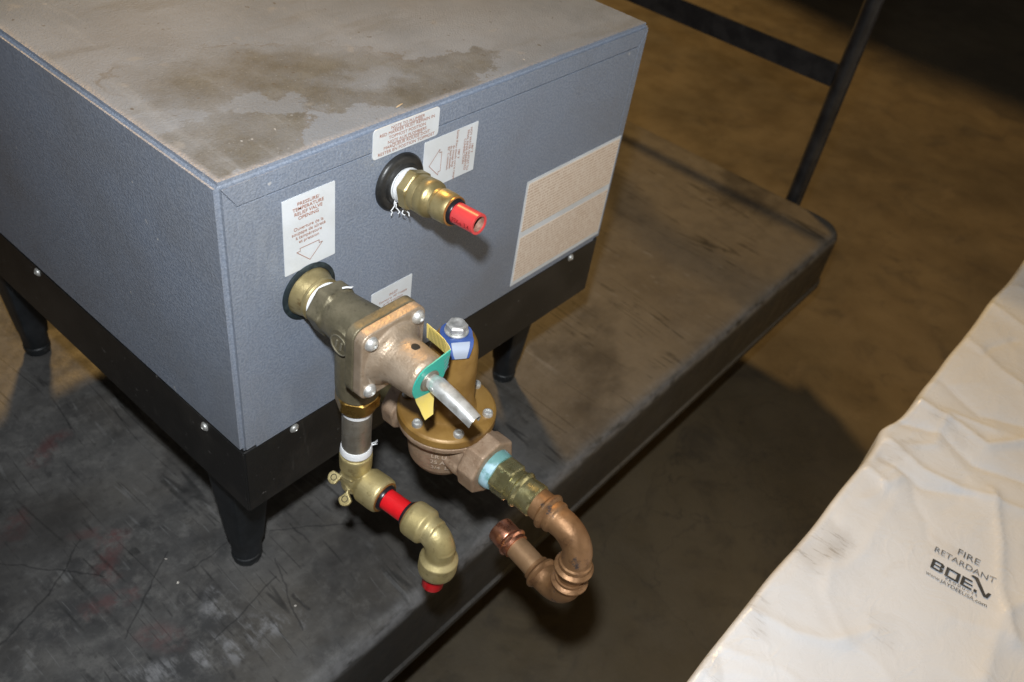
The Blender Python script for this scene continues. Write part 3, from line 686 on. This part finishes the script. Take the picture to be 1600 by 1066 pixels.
e1 = cast('drop_ear_elbow', m_, 'brass', ht, .0008, 3)
for lp in LUGS:
    m_ = MB(); m_.lathe(lp, LN, [(.0016, .0034), (.0026, .0034), (.00262, .0028), (.0017, .0026), (.0017, .0001)], 24); part('screw_hole', m_, 'dark', e1)
m_ = MB(); m_.lathe(EC, ED, [(.0385, .0166), (.0410, .0166), (.0412, .0150), (.0385, .0145)], 44); part('retaining_ring', m_, 'ring_brown', e1)
m_ = MB(); m_.lathe(EC, ED, [(.036, .0140), (.0425, .0140), (.0440, .0132), (.0440, .0115), (.036, .0115)], 44); part('release_collar', m_, 'collar', e1)
LEN = (E2 - EC).length
m_ = MB(); m_.lathe(EC, ED, [(.036, .0112), (LEN - .028, .0112)], 44); part('tube', m_, 'red', ht)
m_ = MB()
m_.lathe(E2, -ED, [(.008, .0145), (.0165, .0148), (.0190, .0172), (.0210, .0190), (.0350, .0192), (.0395, .0185), (.0412, .0168)], 44)
E3 = Vector((-.06, .0, -1)).normalized()
m_.sweep(arc(E2, E2 - ED * .0205, E2 + E3 * .0205), .0150, 36)
m_.lathe(E2, E3, [(.012, .0145), (.0245, .0150), (.0280, .0180), (.0300, .0198), (.0440, .0200), (.0485, .0192), (.0503, .0172)], 44)
e2 = cast('push_elbow', m_, 'brass', ht, .0008, 3)
m_ = MB(); m_.lathe(E2, -ED, [(.0395, .0162), (.0420, .0162), (.0422, .0148), (.0395, .014)], 44); part('retaining_ring', m_, 'ring_brown', e2)
m_ = MB(); m_.lathe(E2, -ED, [(.036, .0138), (.0450, .0138), (.0462, .0130), (.0462, .0113), (.036, .0113)], 44); part('release_collar', m_, 'collar', e2)
m_ = MB(); m_.lathe(E2, E3, [(.046, .0140), (.0512, .0140), (.0522, .0132), (.0522, .0113)], 44); part('release_collar', m_, 'collar', e2)
E4 = Vector((-.14, .02, -1)).normalized()
m_ = MB(); m_.lathe(E2 + E3 * .046, E4, [(0, .0112), (.0265, .0112), (.0272, .0108), (.0272, .0085), (.02, .0085)], 44); part('tube', m_, 'red', ht)

# pressure regulator ---------------------------------------------------------
PC = Vector((.1545, -.1205, -.283)); UP = Vector((0, 0, 1))
m_ = MB()
m_.lathe(PC, UP, [(-.0430, .006), (-.0415, .020), (-.036, .0285), (-.026, .0345), (-.012, .0365), (.004, .0372), (.014, .0410), (.0185, .0480), (.0245, .0485), (.0250, .047)], 56)
m_.lathe(PC, AY, [(-.062, .0235), (.0, .0255), (.046, .0262), (.050, .0275)], 40)
m_.lathe(PC, AY, [(.045, .0295), (.0465, .031), (.0650, .031), (.0665, .0295)], 64, shape=lambda q: math.cos(math.pi / 8) / math.cos(((q + .2) % (math.pi / 4)) - math.pi / 8) * 1.03)
m_.hex(PC, AY, -.064, -.046, .030, .0015, 8, .2)
m_.lathe(PC + Vector((-.002, -.034, -.020)), (0, -.5, -.86), [(-.01, .013), (.010, .012), (.0145, .008)], 28)
m_.lathe(PC + Vector((-.020, -.040, -.004)), (0, -1, 0), [(-.03, .006), (.0, .0095), (.012, .008)], 24)
pv = cast('pressure_regulator', m_, 'bronze', ht, .0011, 4)
pv['label'] = 'bronze pressure regulator with ochre painted bell'
m_ = MB(); m_.lathe(PC + AY * -.125, AY, [(-.002, .0285), (.0025, .0285), (.004, .025)], 40); part('wall_nipple', MB().lathe(PC, AY, [(-.1205, .0165), (-.060, .0165)], 36), 'brass_old', pv)
m_ = MB(); m_.lathe(PC, UP, [(.0245, .0470), (.0268, .0470)], 56); part('gasket', m_, 'dark', pv)
m_ = MB(); m_.lathe(PC, UP, [(.0262, .0460), (.0265, .0488), (.0272, .0493), (.0345, .0490), (.0365, .0475), (.0372, .0460), (.0378, .0335), (.0395, .0290), (.0440, .0262), (.052, .0250), (.090, .0237), (.112, .0228), (.121, .0212), (.1275, .0180), (.1310, .0135), (.1320, .0100)], 64)
bl = part('bell', m_, 'ochre', pv)
for i in range(6):
    a = R(180 + 60 * i - 1); o = PC + Vector((.0408 * math.cos(a), .0408 * math.sin(a), .0368)); m_ = MB()
    m_.lathe(o, UP, [(0, .0052), (.0028, .0053), (.0046, .0045), (.0052, .0030), (.0040, .0026), (.0039, .0001)], 28); part('screw', m_, 'zinc', pv)
# blue name tag under the adjusting bolt
td = Vector((-.55, -.83, 0)).normalized(); tx = Vector((-td.y, td.x, 0)) * -1
m_ = MB(); ol = [(.0150 * math.cos(R(a)), .0150 * math.sin(R(a))) for a in range(0, 181, 12)] + [(-.0135, -.010), (.0135, -.010)]
m_.poly(PC + UP * .1322, tx, -td, ol, 0, .0012)
tgp = part('name_tag', m_, 'blue', pv, smooth=False)
m_ = MB(); T0 = PC + UP * .1330
Lh = [T0 + td * d + UP * z + tx * -w_ for d, z, w_ in ((.0098, -.0002, .0135), (.0140, -.0006, .0130), (.0185, -.0035, .0115), (.0220, -.0080, .0090), (.0236, -.0120, .0072))]
Rh = [T0 + td * d + UP * z + tx * w_ for d, z, w_ in ((.0098, -.0002, .0135), (.0140, -.0006, .0135), (.0185, -.0035, .0130), (.0220, -.0080, .0115), (.0236, -.0120, .0092))]
ribbon(m_, Lh, Rh, .0011); part('bent_flap', m_, 'blue', tgp)
m_ = MB(); off = (td + UP * .45).normalized() * .0010
ribbon(m_, [p * .86 + r_ * .14 + off for p, r_ in zip(Lh[1:], Rh[1:])], [p * .20 + r_ * .80 + off for p, r_ in zip(Lh[1:], Rh[1:])], .0004); part('print', m_, 'silver', tgp)
m_ = MB(); BO = PC + UP * .1336
m_.lathe(BO, UP, [(0, .0112), (.0012, .0112), (.0016, .010)], 36); m_.hex(BO, UP, .0012, .0090, .0102, .0012, 6, .25); m_.lathe(BO, UP, [(.0088, .0080), (.0098, .0074), (.0098, .005), (.0092, .004), (.0092, .0001)], 30); part('hex_bolt', m_, 'zinc', pv)
# raised casting letters on the bowl
m_ = MB()
def on_bowl(ang, z, t, sz_):
    v, fc = text_geo(t, sz_, 'CENTER', bold=.0001); b0 = len(m_.v)
    for p in v:
        q = ang + p.x / .0365; r_ = .0386 if z + p.y > -.012 else .0386 - (-.012 - z - p.y) * .12
        m_.v.append(PC + Vector((r_ * math.cos(q), r_ * math.sin(q), z + p.y)))
    m_.f.extend(tuple(b0 + i for i in q) for q in fc)
on_bowl(R(222), .002, 'LR U5B', .0072); on_bowl(R(222), -.006, '25 AUB', .0072); on_bowl(R(221), -.014, '3/4  LF', .0072)
part('casting_mark', m_, 'embossed', pv, smooth=False)

# outlet of the regulator: sealant, brass adapter, copper loop -----------------
PA = PC
ring_b = lambda t, r0, r1, w_=.0035: [(t - w_, r0), (t - w_ * .7, r0 + (r1 - r0) * .55), (t - w_ * .25, r1), (t + w_ * .25, r1), (t + w_ * .7, r0 + (r1 - r0) * .55), (t + w_, r0)]
m_ = MB(); m_.lathe(PA, AY, [(.064, .0205), (.0668, .0212), (.0735, .0205), (.0760, .0192), (.0765, .017)], 44); sl = part('thread_sealant', m_, 'sealant', ht)
m_ = MB(); m_.hex(PA, AY, .0755, .0945, .0205, .0016, 6, .2)
m_.lathe(PA, AY, [(.092, .0165), (.0965, .0166)] + ring_b(.1035, .0166, .0192) + [(.109, .0165), (.1125, .0166), (.1185, .0172), (.1225, .0172), (.1240, .0160), (.124, .0130)], 48)
part('adapter', m_, 'adapter', ht)
K1 = Vector((.1525, -.3010, -.283)); KD = Vector((-.05, 0, -1)).normalized()
m_ = MB(); st = PC + AY * .1215
a0 = K1 + Vector((0, .028, 0)); b0 = K1 + KD * .028
prof = []; pts = []
def run(p, d, tr):
    for t, r_ in tr: pts.append(Vector(p) + Vector(d) * t); prof.append(r_)
L_ = (a0 - st).length; dd = (a0 - st).normalized()
run(st, dd, [(0, .0138), (.0005, .0152), (.0095, .0154)] + ring_b(.0165, .0156, .0188, .004) + [(.0225, .0160), (.0245, .0164), (L_ - .0045, .0162), (L_ - .0025, .0146), (L_ - .0008, .0143)])
for p in arc(K1, a0, b0, 16): pts.append(p); prof.append(.0143)
run(b0, KD, [(.0006, .0143), (.0030, .0146), (.0045, .0160), (.0085, .0162)] + ring_b(.0128, .0153, .0192, .0034) + [(.0168, .0156), (.0200, .0156), (.0203, .0138)])
m_.sweep(pts, prof, 40); part('copper_elbow', m_, 'copper', ht)
m_ = MB(); m_.lathe(K1, KD, [(.044, .0132), (.068, .0132)], 36); part('pipe_stub', m_, 'copper', ht)
K2 = K1 + KD * .0915; KE = (Vector((.1620, -.2100, -.3735)) - K2).normalized()
pts = []; prof = []
s0 = K1 + KD * .0555
run(s0, KD, [(0, .0138), (.0004, .0150), (.0022, .0150)] + ring_b(.0064, .0152, .0186, .0034) + [(.0112, .0148)])
for p in arc(K2, K2 - KD * .0235, K2 + KE * .0235, 14): pts.append(p); prof.append(.0145)
run(K2 + KE * .0235, KE, [(.0006, .0146), (.004, .0148)] + ring_b(.0102, .0149, .0180, .004) + [(.0155, .0146), (.0178, .0146), (.0180, .0130)])
m_ = MB(); m_.sweep(pts, prof, 40); part('copper_elbow', m_, 'copper', ht)
m_ = MB(); m_.lathe(K2, KE, [(.035, .0126), (.088, .0126)], 36); part('copper_pipe', m_, 'copper_dull', ht)
m_ = MB(); m_.lathe(K2, KE, [(.0715, .0130), (.0718, .0142), (.0745, .0144)] + ring_b(.0782, .0145, .0168, .003) + [(.0820, .0142), (.0832, .0146), (.0975, .0146), (.0990, .0138), (.0992, .0118), (.090, .0112), (.089, .0001)], 44); part('end_coupling', m_, 'copper_new', ht)

# ---------------------------------------------------------------- white plastic sheet over a load
BAGC = (.70, -.95); ZB = -.42; BS = .8587
random.seed(11)
FOLDS = [  # polyline, height, half width, sharpness
    ([(.861, -.648), (.83, -.562), (.822, -.505), (.842, -.445)], .010, .020), ([(.862, -.60), (.771, -.639), (.69, -.662), (.62, -.70)], .012, .016),
    ([(.76, -.72), (.65, -.678), (.535, -.689)], .010, .03), ([(1.223, -.423), (1.165, -.518), (1.149, -.567), (1.16, -.66)], .008, .022),
    ([(.969, -.428), (.962, -.517), (.951, -.562), (1.032, -.62)], .014, .024), ([(.762, -.441), (.748, -.478), (.786, -.488)], .006, .012),
    ([(.414, -.429), (.424, -.488), (.447, -.529), (.5, -.56)], .006, .016), ([(.568, -.473), (.505, -.493), (.463, -.539)], .004, .014),
    ([(.90, -.44), (.925, -.50), (.90, -.56), (.93, -.64)], -.010, .022), ([(1.05, -.46), (1.02, -.53), (1.06, -.60)], -.008, .03), ([(1.36, -.44), (1.32, -.55), (1.38, -.66)], .009, .03),
    ([(.34, -.43), (.37, -.50), (.36, -.58)], .004, .016), ([(.86, -.475), (.89, -.50), (.98, -.49), (1.0, -.56)], .007, .014), ([(.80, -.45), (.79, -.52), (.83, -.58)], -.006, .015)]
for i in range(34):
    x, y, a, pl = random.uniform(.2, 1.7), random.uniform(-.72, -.43), random.uniform(0, 6.3), []
    if abs(x - .67) < .09 and abs(y + .617) < .075: continue
    for j in range(4): pl.append((x, y)); a += random.uniform(-.6, .6); x += .035 * math.cos(a); y += .035 * math.sin(a)
    FOLDS.append((pl, random.uniform(-.0035, .0045), random.uniform(.007, .014)))
BCX, BCY = -.3139, -.499
bsc = lambda p: (BCX + (p[0] - BCX) * BS, BCY + (p[1] - BCY) * BS)
FOLDS = [([bsc(p) for p in pl], a * .60, w_ * .55) for pl, a, w_ in FOLDS]
def segd(p, a, b):
    ax, ay = a; bx, by = b; dx, dy = bx - ax, by - ay; h = max(0, min(1, ((p[0] - ax) * dx + (p[1] - ay) * dy) / (dx * dx + dy * dy)))
    return math.hypot(p[0] - ax - dx * h, p[1] - ay - dy * h)
def bag_h(x, y):
    h = 0.0
    for pl, a, w_ in FOLDS:
        if not (min(q[0] for q in pl) - 4 * w_ < x < max(q[0] for q in pl) + 4 * w_ and min(q[1] for q in pl) - 4 * w_ < y < max(q[1] for q in pl) + 4 * w_): continue
        d = min(segd((x, y), pl[i], pl[i + 1]) for i in range(len(pl) - 1)) / w_
        h += a * math.exp(-d * 1.15) * (1 + .4 * noise.noise(Vector((x * 14, y * 14, 2.2))))
    n1 = noise.fractal(Vector((x * 4.2, y * 4.2, 3.1)), 1, 2, 4); r1 = 1 - abs(noise.noise(Vector((x * 7 + 2 * n1 * .2, y * 9, 8.3))))
    txt = math.exp(-(((x - .533) / .065) ** 2 + ((y + .600) / .052) ** 2))
    return (h + n1 * .0032 + (r1 ** 5) * .0022 * (1 - txt)) * (1 - .55 * txt)
def bag_edge(x):
    xo = BCX + (x - BCX) / BS; e = -.424 - .012 * max(0, xo - .3) / 1.2 + .002 * math.sin(xo * 6.1) + .004 * noise.noise(Vector((xo * 9, 1.7, 0)))
    e -= .007 / (1 + math.exp(-(xo - .905) / .012)); e += .006 * math.exp(-((xo - .865) / .025) ** 2)
    return BCY + (e - BCY) * BS
bg = MB(); NU = 470; xs = [-.30 + 1.95 * i / NU for i in range(NU + 1)]; rr = []
for x in xs:
    e = bag_edge(x); row = []
    for s_ in range(13):                                    # the side facing the cart, floor to rim
        t = s_ / 12; z = ZF + .002 + (ZB - .011 - ZF) * t
        row.append((x, e - .012 * (1 - t) + .010 * math.sin(x * 21 + 3 * math.sin(x * 5)) * (1 - t) * min(1, 4 * (1 - t)) + .008 * noise.noise(Vector((x * 8, z * 8, 5))) * (1 - t), z))
    for a in (20, 40, 60, 80): row.append((x, e - .008 * (1 - math.cos(R(a))), ZB - .011 + .0105 * math.sin(R(a)) + bag_h(x, e) * a / 90))
    y = e - .008; k_ = 0
    while k_ < 74:
        y = e - .010 - .0042 * k_ if k_ < 68 else e - .010 - .0042 * 68 - .09 * (k_ - 67)
        row.append((x, y, ZB + bag_h(x, y) - (.0012 * math.exp(-k_ / 2)))); k_ += 1
    yl = row[-1][1]; row += [(x, yl - .02, ZB - .02), (x, yl - .02, ZF + .002)]
    rr.append(row)
bg.rings(rr, cap0=True, cap1=True, closed=False)
M['bag'] = bag_mat()
bag = top('plastic_sheet', bg, 'bag', 'creased white fire retardant plastic sheet wrapped over a load beside the cart', 'plastic sheet', (BAGC[0], BAGC[1], ZF), angle=180)
M['bagink'] = simple('grey_black_print', (.055, .06, .065), .5, c2=(.16, .16, .16), scale=50, lo=.52, hi=.75)
M['bagink2'] = simple('worn_grey_print', (.12, .125, .13), .5, c2=(.36, .35, .34), scale=38, lo=.45, hi=.68)
TX = Vector((.0067, -.0717)).normalized(); TY = Vector((-TX.y, TX.x))
def bag_text(name, items, mat):
    m_ = MB()
    for t, sz_, cx_, cy_, sx_, bold in items:
        v, fc = text_geo(t, sz_, 'CENTER', bold, sx_) if isinstance(t, str) else t
        b0 = len(m_.v)
        for p in v:
            q = Vector((cx_, cy_)) + (TX * p.x + TY * p.y) * BS
            m_.v.append(Vector((q.x, q.y, ZB + bag_h(q.x, q.y) + .0011)))
        m_.f += [tuple(b0 + i for i in q) for q in fc]
    part(name, m_, mat, bag, smooth=False)
bc = Vector(bsc((.6625, -.6145)))
P2 = lambda dx, dy: (bc.x + (TX.x * dx + TY.x * dy) * BS, bc.y + (TX.y * dx + TY.y * dy) * BS)
bag_text('print', [('FIRE', .0165, *P2(.003, .0475), 1.05, 0), ('RETARDANT', .0150, *P2(.001, .0290), .95, 0)], 'bagink2')
def polyf(rects):
    v, fc = [], []
    for rc in rects: b0 = len(v); v += [Vector((*p, 0)) for p in rc]; fc.append(tuple(range(b0, b0 + len(rc))))
    return v, fc
def bar(x0, y0, x1, y1): return [(x0, y0), (x1, y0), (x1, y1), (x0, y1)]
hh, tk = .0175, .0042
def letter_B(x): return [bar(x, 0, x + tk, hh), bar(x + tk, 0, x + .0135, tk * .75), bar(x + tk, hh / 2 - tk * .3, x + .012, hh / 2 + tk * .3), bar(x + tk, hh - tk * .75, x + .0135, hh), [(x + .0135, 0), (x + .0165, .002), (x + .0165, hh / 2 - .001), (x + .012, hh / 2), (x + .012, tk * .75)], [(x + .012, hh / 2), (x + .0165, hh / 2 + .001), (x + .0165, hh - .002), (x + .0135, hh), (x + .012, hh - tk * .75)]]
def letter_O(x): return [bar(x, 0, x + tk, hh), bar(x + .0145, 0, x + .0145 + tk, hh), bar(x + tk, 0, x + .0145, tk * .75), bar(x + tk, hh - tk * .75, x + .0145, hh)]
def letter_E(x): return [bar(x, 0, x + tk, hh), bar(x + tk, 0, x + .015, tk * .75), bar(x + tk, hh / 2 - tk * .3, x + .015, hh / 2 + tk * .3), bar(x + tk, hh - tk * .75, x + .0135, hh)]
def letter_N(x): return [[(x - .009, hh + .0075), (x - .003, hh + .0055), (x + .0005, hh + .0105), (x - .006, hh + .0105)], [(x - .003, hh + .0055), (x + .0125, .0), (x + .0175, .0), (x + .0005, hh + .0105)], [(x + .0125, 0), (x + .0175, 0), (x + .0205, hh * .62), (x + .0165, hh * .62)], bar(x - .0005, 0, x + .0035, .0052)]
logo = polyf(letter_B(-.036) + letter_O(-.0165) + letter_E(.0045) + letter_N(.0225))
bag_text('print', [(logo, 0, *P2(-.001, -.0075), 1, 0)], 'bagink')
bag_text('print', [('P R O D U C T S', .0056, *P2(.006, -.0115), 1.05, .0001), ('www.JAYDEEUSA.com', .0092, *P2(.001, -.0200), .93, .00005)], 'bagink2')

# ---------------------------------------------------------------- small loose bits
def chip(name, o, s3, rz, mat, label_, cat, group=None):
    m_ = MB(); random.seed(int(o[0] * 1e4) + 5); n_ = 8
    x_, y_ = Vector((math.cos(rz), math.sin(rz), 0)), Vector((-math.sin(rz), math.cos(rz), 0)); rr = []
    for t, k_ in ((0, .8), (.5, 1), (1, .6)):
        rr.append([Vector(o) + x_ * math.cos(2 * math.pi * j / n_) * s3[0] * k_ * random.uniform(.75, 1.1) + y_ * math.sin(2 * math.pi * j / n_) * s3[1] * k_ * random.uniform(.7, 1.1) + Vector((0, 0, s3[2] * t)) for j in range(n_)])
    m_.rings(rr); return top(name, m_, mat, label_, cat, o, group)
chip('wood_splinter', (.2035, .0165, .0002), (.0060, .0011, .0009), R(14), 'wood', 'tiny pale wood splinter lying on the heater top near its front edge', 'splinter')
chip('debris_chip', (-.037, .113, ZD + .0002), (.0022, .0016, .0014), .4, 'chip', 'small pale chip on the deck in front of the foot, left of the others', 'debris')
chip('debris_chip', (.044, -.011, ZD + .0002), (.0013, .0020, .0014), .9, 'chip', 'small pale chip on the deck nearest its front edge', 'debris')
chip('debris_chip', (-.028, .152, ZD + .0002), (.0022, .0008, .0010), 2.2, 'chip', 'thin pale sliver on the deck just left of the front foot', 'debris')

# ---------------------------------------------------------------- an unseen crate, added beyond the frame to shade the far floor
CX0, CX1, CY0, CY1, CH = 4.42, 5.8, 1.28, 2.6, 2.4
cr = empty('shadow_crate', ((CX0 + CX1) / 2, (CY0 + CY1) / 2, ZF), 'tall unseen plank crate added beyond the cart handle to shade the far floor', 'crate')
for i in range(16):
    z0 = ZF + .02 + i * .147
    for yy in (CY0, CY1 - .02):
        m_ = MB(); m_.box((CX0, yy, z0), (CX1, yy + .02, z0 + .142)); part('plank', m_, 'crate', cr, bevel=.002)
    for xx in (CX0 - .021, CX1 + .001):
        m_ = MB(); m_.box((xx, CY0, z0), (xx + .02, CY1, z0 + .142)); part('plank', m_, 'crate', cr, bevel=.002)
m_ = MB(); m_.box((CX0 - .03, CY0 - .01, ZF + CH), (CX1 + .03, CY1 + .01, ZF + CH + .02)); part('lid', m_, 'crate', cr, bevel=.002)
for xx, yy in ((CX0 + .002, CY0 + .022), (CX1 - .062, CY0 + .022), (CX0 + .002, CY1 - .082), (CX1 - .062, CY1 - .082)):
    m_ = MB(); m_.box((xx, yy, ZF), (xx + .06, yy + .06, ZF + CH - .002)); part('corner_post', m_, 'crate', cr, bevel=.002)
